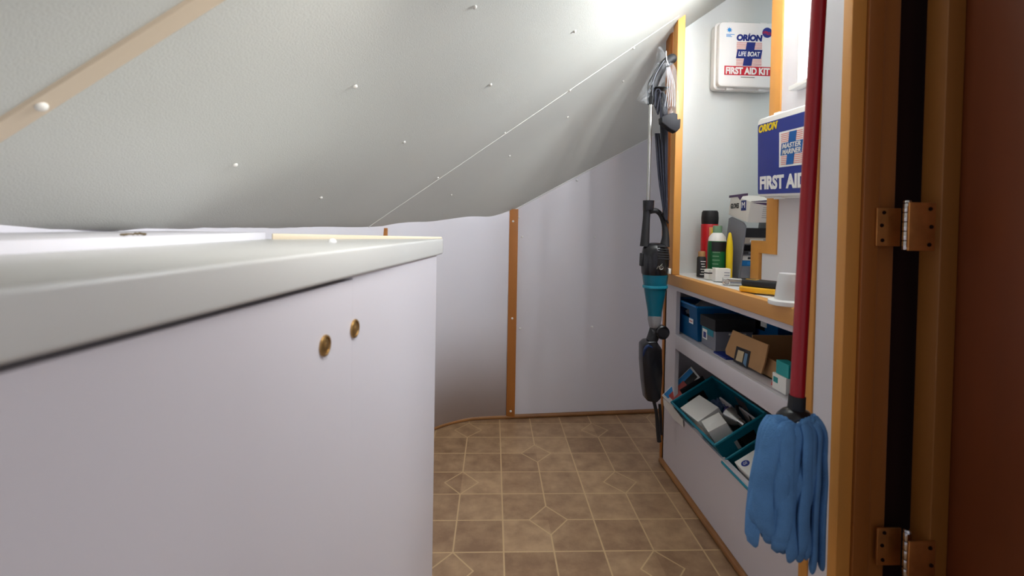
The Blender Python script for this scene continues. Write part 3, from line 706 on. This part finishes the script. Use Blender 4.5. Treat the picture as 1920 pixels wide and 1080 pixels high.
# frosted cup on base
g = at(1478,571,Z=BZ); A = thing('plastic_cup', 'frosted white plastic cup on a round white base behind the mop handle', 'cup', g); M = Matrix.Translation(g)
MB().lathe([(.044,0),(.045,.004),(.044,.010),(.036,.013),(0,.013)], 36, M).build('base', m_white, A)
MB().lathe([(.031,.012),(.0235,.072),(.022,.076),(0,.077)], 30, M).build('cup_shell', m_frost, A)
MB().lathe([(.022,.014),(.018,.055),(0,.056)], 24, M).build('cup_core', mat('pale_beige_plastic', rgb(205,196,180), .5), A)
# grey organiser
A = thing('organiser', 'tall grey plastic organiser packed with small boxes behind the stepped wood trim', 'organiser', (.95,1.74,BZ))
gx, gy = .912, 1.70
Ms = Matrix(((1,0,.10,0),(0,1,0,0),(0,0,1,0),(0,0,0,1)))
def leanM(): return Matrix.Translation((gx,gy,BZ))@Ms
Hh = .205
MB().prism([(0,0,0),(0,.13,0),(0,.13,Hh+.020),(0,.11,Hh+.026),(0,.02,Hh+.004),(0,0,Hh*.95)], (.007,0,0), bev=.002, M=leanM()).build('side_panel', m_grey, A)
MB().prism([(.125,0,0),(.125,.13,0),(.125,.13,Hh+.020),(.125,.11,Hh+.026),(.125,.02,Hh+.004),(.125,0,Hh*.95)], (.007,0,0), bev=.002, M=leanM()).build('side_panel', m_grey, A)
bx('back_panel', (.007,.12,0),(.125,.128,Hh*.9), m_grey, A, 0, leanM())
bx('base_tray', (.007,.0,0),(.125,.12,.045), m_grey, A, .002, leanM())
for zz in (.085,.125): bx('divider', (.007,.004,zz),(.125,.12,zz+.003), m_grey, A, 0, leanM())
mk = mat('dark_label_box', rgb(52,52,56), .5)
def inorg(name, label, z0, z1, m, x1=.12, pm=None):
    t = thing(name, label, 'box', leanM()@Vector((.06,.06,z0))); MB().box((.010,.008,z0),(x1,.10,z1),.001,leanM()).build('carton', m, t, False)
    if pm: MB().box((.030,.0072,z0+(z1-z0)*.25),(.080,.0079,z1-(z1-z0)*.25),0,leanM()).build('label_panel', pm, t, False)
inorg('blue_packet', 'small blue packet in the lowest slot of the grey organiser', .0455,.066, m_bluep, pm=m_sky)
inorg('grey_carton', 'pale grey carton in the middle of the grey organiser, above the blue packet', .0665,.084, m_paperw, pm=mk)
inorg('dark_carton', 'dark slim carton in the middle slot of the grey organiser', .0885,.102, mk, pm=m_grey)
inorg('beige_carton', 'beige flat carton in the upper slot of the grey organiser', .1285,.152, mat('beige_card', rgb(176,166,154), .6), pm=m_paperw)
inorg('black_pouch', 'black pouch in the top of the grey organiser', .1525,.188, m_blackm)
# glove box on top
G = thing('glove_box', 'white and purple carton of disposable gloves size M lying on top of the grey organiser', 'box', (.98,1.76,BZ+Hh))
MG = Matrix.Translation((.932,1.685,BZ+Hh+.003))@Matrix.Rotation(math.radians(13),4,'X')
gw, gl, gh = .115,.145,.078
MB().box((0,0,0),(gw,gl,gh),.0015,MG).build('carton', m_paperw, G, False)
ML = frame(MG@Vector((-.0006,gl,0)), (0,-1,0), (0,0,1))
MB().box((.004,gh-.012,0),(gl-.004,gh-.003,.0006),0,ML).build('purple_band', m_purple, G, False)
MB().prism([(gl*.48,gh-.012,0),(gl*.72,gh-.012,0),(gl*.6,gh-.026,0)], (0,0,.0006), M=ML).build('purple_band', m_purple, G, False)
MB().text('GLOVES', .062, .020, ML@Matrix.Translation((.018,.022,0)), shear=.2, bold=.03).build('lettering', m_blkprint, G, False)
MB().box((gl*.66,.012,0),(gl*.90,.050,.0006),0,ML).build('size_panel', m_navyd, G, False)
MB().text('M', .022, .022, ML@Matrix.Translation((gl*.70,.022,.0007)), bold=.0).build('lettering', m_white, G, False)
for i in range(6): MB().box((.050,-.0006,.018+.0075*i),(.100-.004*(i%3),0,.0195+.0075*i),0,MG).build('print_line', m_grey, G, False)
MB().prism([(.002,.0,gh+.0006),(.10,0,gh+.0006),(.10,.045,gh+.0006),(.05,.02,gh+.0006)],(0,0,.0006),M=MG).build('purple_band', m_purple, G, False)
MB().prism([(.004,-.0006,gh-.004),(.112,-.0006,gh-.004),(.112,-.0006,gh-.02),(.03,-.0006,gh-.008)],(0,.0005,0),M=MG).build('purple_band', m_purple, G, False)

# ---------------------------------------------------------------- upper opening
SZ = .567
def basket(root, M, w, d, h, m, t=.003, taper=.012, hole=True, ends=True):
    # open box, x: width, y: length, z: height; walls tapering to the base, rolled rim, hand holes in y-end and x-side walls
    def wallq(a, b, na):                                         # a,b rim corners -> tapered wall with optional hole
        pass
    R = [(0,0),(w,0),(w,d),(0,d)]; Bt = [(taper,taper),(w-taper,taper),(w-taper,d-taper),(taper,d-taper)]
    def side(i, hol):
        j = (i+1) % 4; mb = MB()
        def P(s, z): 
            k = z/h; ax_ = Bt[i][0]+(R[i][0]-Bt[i][0])*k; ay = Bt[i][1]+(R[i][1]-Bt[i][1])*k
            bx_ = Bt[j][0]+(R[j][0]-Bt[j][0])*k; by = Bt[j][1]+(R[j][1]-Bt[j][1])*k
            return M@Vector((ax_+(bx_-ax_)*s, ay+(by-ay)*s, z))
        L = math.dist(R[i], R[j]); hw = min(.075, L*.42)/2/L
        ss = [0,.5-hw,.5+hw,1]; zs = [0,h*.60,h*.84,h]
        bm = bmesh.new(); g = [[bm.verts.new(P(s, z)) for s in ss] for z in zs]
        for a in range(3):
            for b in range(3):
                if hol and a == 1 and b == 1: continue
                bm.faces.new((g[a][b],g[a][b+1],g[a+1][b+1],g[a+1][b]))
        bmesh.ops.solidify(bm, geom=bm.faces[:], thickness=t)
        mb.add(bm); return mb
    for i in range(4):
        side(i, hole).build('basket_wall', m, root, False)
    MB().prism([M@Vector((x,y,0)) for x, y in Bt], (M.to_3x3()@Vector((0,0,t)))).build('basket_floor', m, root, False)
    MB().tube([M@Vector((x,y,h)) for x, y in [(0,0),(w,0),(w,d),(0,d)]], .0045, 8, closed=False).tube([M@Vector((0,d,h)),M@Vector((0,0,h))],.0045,8).build('rim', m, root)
B1 = thing('storage_basket', 'bright blue plastic basket with a white sticker at the far end of the upper shelf', 'basket', (.84,1.77,SZ), 'blue baskets on the upper shelf')
M1 = Matrix.Translation((.742,1.665,SZ+.001)); basket(B1, M1, .20, .215, .128, m_bluep)
sk = frame((.7448,1.735,SZ+.060),(0,-1,-.0),(0,0,1))
MB().box((0,0,0),(.036,.018,.0008),0,sk).build('sticker', m_white, B1, False)
MB().text('SPARES', .028, .005, sk@Matrix.Translation((.004,.006,.0009)), bold=.02).build('sticker_print', m_redp, B1, False) if False else MB().box((.005,.007,.0009),(.030,.010,.0012),0,sk).build('sticker_print', m_redp, B1, False)
B2 = thing('storage_basket', 'second blue plastic basket, deeper in the upper shelf behind the cardboard box', 'basket', (1.0,1.56,SZ), 'blue baskets on the upper shelf')
M2 = Matrix.Translation((.900,1.435,SZ+.001)); basket(B2, M2, .19, .225, .128, m_bluep)
sk = frame((.9015,1.53,SZ+.092),(0,-1,0),(0,0,1)); MB().box((0,0,0),(.034,.016,.0008),0,sk).build('sticker', m_white, B2, False)
# clear bag in basket 1
PB = thing('clear_bag', 'crumpled clear plastic bag filling the blue basket at the far end', 'bag', (.84,1.77,SZ+.08))
rws = []
for i in range(14):
    rws.append([(.758+.168*j/13, 1.685+.17*i/13, SZ+.085+.065*math.sin(math.pi*i/13)*math.sin(math.pi*j/13)+random.uniform(-.007,.007)) for j in range(14)])
MB().sheet(rws).build('bag_film', mat('greyish_film', rgb(190,190,200), .2, alpha=.45), PB)
DB = thing('dark_pouch', 'dark pouch lying in the blue basket beneath the clear bag', 'pouch', (.87,1.76,SZ+.01))
MB().box((.775,1.70,SZ+.006),(.915,1.85,SZ+.085),.02).build('pouch', m_blackm, DB)
DC = thing('dark_carton', 'dark carton with white print standing inside the deeper blue basket', 'box', (1.0,1.55,SZ+.01))
MB().box((.93,1.47,SZ+.006),(1.06,1.62,SZ+.135),.002).build('carton', m_blackm, DC, False)
MB().box((.9290,1.55,SZ+.10),(.9298,1.60,SZ+.125)).build('label_panel', m_paperw, DC, False)
# black box with teal label
p0 = Vector((.752,1.575,SZ+.001)); KBX = thing('battery_box', 'black lidded carton with grey front and teal label between basket and cardboard box', 'box', p0)
MB().box((.755,1.545,SZ+.001),(.885,1.650,SZ+.068),.0015).build('carton', m_grey, KBX, False)
MB().box((.750,1.540,SZ+.0685),(.890,1.655,SZ+.108),.002).build('carton_lid', m_blackm, KBX, False)
MB().box((.7540,1.560,SZ+.045),(.7548,1.645,SZ+.067)).build('teal_label', m_teal, KBX, False)
MB().box((.7536,1.605,SZ+.025),(.7546,1.640,SZ+.060)).build('picture_label', m_paperw, KBX, False)
MB().box((.7530,1.612,SZ+.030),(.7536,1.632,SZ+.05)).build('picture_print', m_navyd, KBX, False)
MB().box((.800,1.5436,SZ+.056),(.86,1.5446,SZ+.062)).build('print_line', m_paperw, KBX, False)
# flat dark booklet on the shelf
t = thing('booklet', 'thin dark blue booklet lying flat before the black carton', 'booklet', (.77,1.48,SZ)); MB().box((.742,1.445,SZ+.0005),(.88,1.530,SZ+.006),.001,None).build('cover', m_navyd, t, False)
# cardboard box with raised flap
CBX = thing('cardboard_box', 'open brown cardboard box with raised flap and dark label on the upper shelf', 'box', (.85,1.30,SZ))
cx0, cx1, cy0, cy1, ch = .775, .93, 1.16, 1.36, .112
MBc = MB()
for a, b in (((cx0,cy0,SZ+.001),(cx0+.004,cy1,SZ+.055)),((cx1-.004,cy0,SZ+.001),(cx1,cy1,SZ+ch)),((cx0,cy1-.004,SZ+.001),(cx1,cy1,SZ+ch*.9)),((cx0,cy0,SZ+.001),(cx1,cy0+.004,SZ+ch*.9)),((cx0,cy0,SZ+.001),(cx1,cy1,SZ+.005))): MBc.box(a, b)
MBc.build('box_body', m_card, CBX, False)
fl = [at(px,py,X=.755) for px, py in [(1361,664),(1360,655),(1374,619),(1440,647),(1434,678),(1427,701)]]
MB().prism(fl, (.004,.0,0)).build('raised_flap', m_card, CBX, False)
lb = [at(px,py,X=.7535) for px, py in [(1375,677),(1381,649),(1407,659),(1401,691)]]
flp = MB().prism(lb, (.0012,0,0)).build('label_panel', m_blkprint, CBX, False)
lb = [at(px,py,X=.7525) for px, py in [(1379,675),(1384,656),(1395,660),(1391,680)]]
MB().prism(lb, (.0008,0,0)).build('label_picture', mat('buff_label', rgb(196,176,140), .6), CBX, False)
lb = [at(px,py,X=.7525) for px, py in [(1393,681),(1397,662),(1402,664),(1398,688)]]
MB().prism(lb, (.0008,0,0)).build('label_picture', mat('bluegrey_label', rgb(96,130,160), .6), CBX, False)
lw = [at(px,py,X=.768) for px, py in [(1376,694),(1377,679),(1425,703),(1424,726),(1400,712)]]
MB().prism(lw, (.004,0,0)).build('front_flap', mat('dark_card', rgb(122,88,56), .8), CBX, False)
lw = [at(px,py,X=.7665) for px, py in [(1397,700),(1399,692),(1421,703),(1423,722)]]
MB().prism(lw, (.001,0,0)).build('label_panel', m_blkprint, CBX, False)
# grey nylon bag behind
FB = thing('nylon_bag', 'slack grey nylon bag stuffed in the upper shelf behind the cardboard box', 'bag', (1.0,1.25,SZ))
rws = []
def fb(u_, v_):
    return Vector((.955+.13*u_+.008*math.sin(9*v_), 1.10+.30*v_, SZ+.001+.155*math.sin(math.pi*min(1,max(0,u_)))**.5*(.85+.15*math.sin(7*v_+3*u_))*math.sin(math.pi*(.08+.84*v_))**.35))
MB().sheet([[fb(i/16, j/20) for i in range(17)] for j in range(21)], .002).build('bag_body', m_fabric, FB)
MB().tube([fb(.18,.1),fb(.2,.4)+Vector((-.012,0,.006)),fb(.25,.7)+Vector((-.01,0,.006)),fb(.2,.92)], .004, 8, smooth=2).build('strap', m_blackm, FB)
# red carabiner, teal/white box
RC = thing('carabiner', 'red carabiner strap standing between the cardboard box and the teal carton', 'carabiner', (.75,1.135,SZ))
rp = [at(px,py,X=.755) for px, py in [(1450,733),(1452,715),(1459,707),(1467,710),(1467,722),(1461,734)]]
MB().tube(rp, .006, 10, closed=True, smooth=2).build('hook_body', mat('red_plastic', rgb(206,44,44), .4), RC)
MB().tube([at(1446,728,X=.745),at(1449,735,X=.745),at(1460,738,X=.745),at(1466,726,X=.745)], .0018, 8, smooth=1).build('wire_gate', m_alu, RC)
TB = thing('teal_carton', 'narrow teal-topped white carton standing beside the mop handle on the upper shelf', 'box', (.75,1.16,SZ))
a = at(1462,757,X=.757); 
MB().box((.737,1.135,SZ+.001),(.769,1.192,SZ+.043),.001).build('carton', m_paperw, TB, False)
MB().box((.740,1.130,SZ+.0435),(.769,1.182,SZ+.078),.001).build('teal_top', mat('aqua_card', rgb(20,150,150), .5), TB, False)
MB().box((.7360,1.168,SZ+.020),(.7368,1.186,SZ+.034)).build('label_panel', mat('aqua_card', rgb(20,150,150), .5), TB, False)

# ---------------------------------------------------------------- lower opening: baskets tipped forward
TB1 = thing('teal_basket', 'teal plastic basket tipped forward in the lower opening, full of white boxes and bulbs', 'basket', (.78,1.62,.17))
P1, P2, Q1 = at(1340,835,X=.700), None, None
yA = P1.y; P2 = at(1435,775,Y=yA); Q1 = at(1401,907,Y=yA)
ex = (P2-P1).normalized(); ez = (P1-Q1); ez = (ez-ex*ez.dot(ex)).normalized()
bw = (P2-P1).length; bh = (P1-Q1).length*.96; bl = 1.775-yA
MT = Matrix(((ex.x,0,ez.x,P1.x),(ex.y,1,ez.y,P1.y),(ex.z,0,ez.z,P1.z),(0,0,0,1)))@Matrix.Translation((0,0,-bh))
basket(TB1, MT, bw, bl, bh, m_teal, taper=.010)
def inb(x, y, z): return MT@Vector((x,y,z))
def tilted(name, label, cat, a, b, m, rot=0, group=None, bev=.0012):
    c = Vector([(a[i]+b[i])/2 for i in range(3)]); R_ = MT@Matrix.Translation(c)@Matrix.Rotation(math.radians(rot),4,'Z')
    t = thing(name, label, cat, R_@Vector((0,0,(a[2]-b[2])/2)), group); hlf = Vector([(b[i]-a[i])/2 for i in range(3)])
    MB().box(-hlf, hlf, bev, R_).build('carton', m, t, False); return t, R_, hlf
tilted('white_box', 'large plain white box lying in the far half of the teal basket', 'box', (.012,.150,bh-.105),(.100,.285,bh+.004), m_paperw, 4)
tilted('white_box', 'smaller white box nearer the front corner of the teal basket', 'box', (.018,.050,bh-.085),(.084,.122,bh+.012), m_paperw, -8)
# bulbs and oddments
c = inb(.128,.150,bh-.035)
LB = thing('light_bulb', 'round violet-tinted glass bulb lying in the teal basket', 'light bulb', c)
d = (inb(.10,.07,bh-.03)-c).normalized(); q = d.to_track_quat('Z','Y').to_matrix().to_4x4(); q.translation = c
MB().lathe([(0,-.026),(.012,-.024),(.022,-.014),(.026,0),(.022,.014),(.014,.024),(.010,.030)], 28, q).build('globe', m_violet, LB)
c = inb(.115,.118,bh-.018); d = (inb(.125,.045,bh-.028)-c).normalized(); q = d.to_track_quat('Z','Y').to_matrix().to_4x4(); q.translation = c
RB = thing('reflector_bulb', 'silver reflector lamp with narrow neck lying in the teal basket', 'light bulb', c)
MB().lathe([(0,.002),(.028,0),(.030,.004),(.024,.028),(.013,.046),(.011,.050)], 28, q).build('reflector', m_alu, RB)
MB().lathe([(.011,.048),(.0115,.056),(.0105,.060),(.0115,.064),(.0105,.068),(.008,.074),(0,.076)], 20, q).build('screw_base', m_chrome, RB)
t, R_, hf = tilted('blister_pack', 'clear-fronted grey card pack standing at the back of the teal basket', 'packet', (.135,.13,bh-.09),(.142,.21,bh+.0), mat('grey_card', rgb(180,176,178), .6), 0)
t, R_, hf = tilted('blister_pack', 'grey card pack with black tape across it in the teal basket, nearest the mop', 'packet', (.155,.02,bh-.09),(.160,.12,bh-.01), mat('grey_card', rgb(180,176,178), .6), 0)
MB().box((-hf.x-.0012,-.006,-hf.z),(-hf.x,.006,hf.z),0,R_@Matrix.Rotation(.5,4,'X')).build('black_tape', m_blackm, t, False)
t = thing('clear_packet', 'crumpled clear packet between the white box and the violet bulb', 'packet', inb(.11,.21,bh-.03))
MB().sheet([[inb(.102+.036*i/8, .18+.075*j/9, bh-.022+random.uniform(-.006,.006)) for i in range(9)] for j in range(10)], .0015).build('film', mat('bluish_film', rgb(110,130,170), .25, alpha=.7), t)
t = thing('black_clip', 'black plastic strap curled over the packs in the teal basket', 'strap', inb(.150,.09,bh-.01))
MB().tube([inb(.165,.13,bh-.02),inb(.150,.105,bh+.004),inb(.135,.085,bh-.008),inb(.125,.07,bh-.03)], .006, 10, flat=.4, smooth=2).build('strap_band', m_black, t)
t = thing('black_box', 'black box lying deep in the teal basket under the packs', 'box', inb(.14,.1,.02)); MB().box((.100,.03,.006),(.160,.28,.055),.002,MT).build('carton', m_blackm, t, False)
# picture packet at far left end
PK = thing('picture_packet', 'glossy red and blue picture packet standing at the far left corner of the lower opening', 'packet', at(1262,752,X=.70))
a, b_, c_, d_ = at(1241,741,Y=1.83), at(1262,762,Y=1.79), at(1312,707,Y=1.79), at(1296,687,Y=1.83)
fr_n = Vector((.002,-.001,-.004))
def quad(P, u0, u1, v0, v1, off=Vector((0,0,0))):
    A, B, Cc, D = P
    f = lambda s, t: A*(1-s)*(1-t)+B*s*(1-t)+Cc*s*t+D*(1-s)*t+off
    return [f(u0,v0), f(u1,v0), f(u1,v1), f(u0,v1)]
Q4 = (a, b_, c_, d_)
MB().prism(quad(Q4,0,1,0,1), fr_n).build('card_sheet', m_white, PK, False)
up_ = Vector((-.0008,-.0008,.0012))
MB().prism(quad(Q4,.06,.45,.05,.95,up_), fr_n*.1).build('blue_print', m_sky, PK, False)
MB().prism(quad(Q4,.35,.95,.10,.62,up_*2), fr_n*.1).build('red_print', mat('brick_red_print', rgb(180,70,64), .4), PK, False)
MB().prism(quad(Q4,.45,.9,.62,.95,up_*2), fr_n*.1).build('dark_print', m_blkprint, PK, False)
t = thing('white_packet', 'white packet edge tucked beneath the picture packet at the teal basket corner', 'packet', at(1262,780,X=.705))
MB().prism([at(1243,746,X=.712),at(1262,763,X=.712),at(1280,786,X=.712),at(1262,772,X=.712)], (.003,0,-.03)).build('card_sheet', m_paperw, t, False)
t = thing('black_packet', 'dark packet with pink edge behind the picture packet in the lower opening', 'packet', inb(.14,bl-.04,bh))
MB().box((.055,bl+.012,bh-.09),(.16,bl+.02,bh+.015),.001,MT).build('card_sheet', m_blkprint, t, False)
# GE bulb box in front of basket end
GE = thing('bulb_carton', 'white light bulb carton with blue roundel mostly behind the mop strips', 'box', at(1400,900,Y=1.40))
A0 = at(1377,866,Y=1.36); A1 = at(1415,843,Y=1.36)
gx_ = (A1-A0).normalized(); gz = Vector((-gx_.z,0,gx_.x)); 
MGE = Matrix(((gx_.x,0,gz.x,A0.x),(0,1,0,A0.y),(gx_.z,0,gz.z,A0.z),(0,0,0,1)))
MB().box((0,-.11,-.085),(.125,0,0),.001,MGE).build('carton', m_paperw, GE, False)
ro = MGE@Matrix.Translation((.020,-.030,.0006))
MB().lathe([(.0125,0),(.0125,.0006)],30,ro).build('roundel', m_navy, GE, False)
MB().text('GE', .014, .010, ro@Matrix.Translation((-.007,-.005,.0008)), shear=.3).build('roundel_lettering', m_white, GE, False)
MB().box((.045,-.09,.0002),(.105,-.03,.0007),0,MGE).build('blue_print', m_sky, GE, False)
# second teal basket, near end
TB2 = thing('teal_basket', 'second teal basket tipped forward nearer the mop, holding the bulb carton', 'basket', (.78,1.25,.17))
yB = 1.085
MT2 = Matrix(((ex.x,0,ez.x,P1.x+.012),(ex.y,1,ez.y,yB),(ex.z,0,ez.z,P1.z-.035),(0,0,0,1)))@Matrix.Translation((0,0,-bh))
basket(TB2, MT2, bw, yA-yB-.01, bh*.9, m_teal, taper=.010)
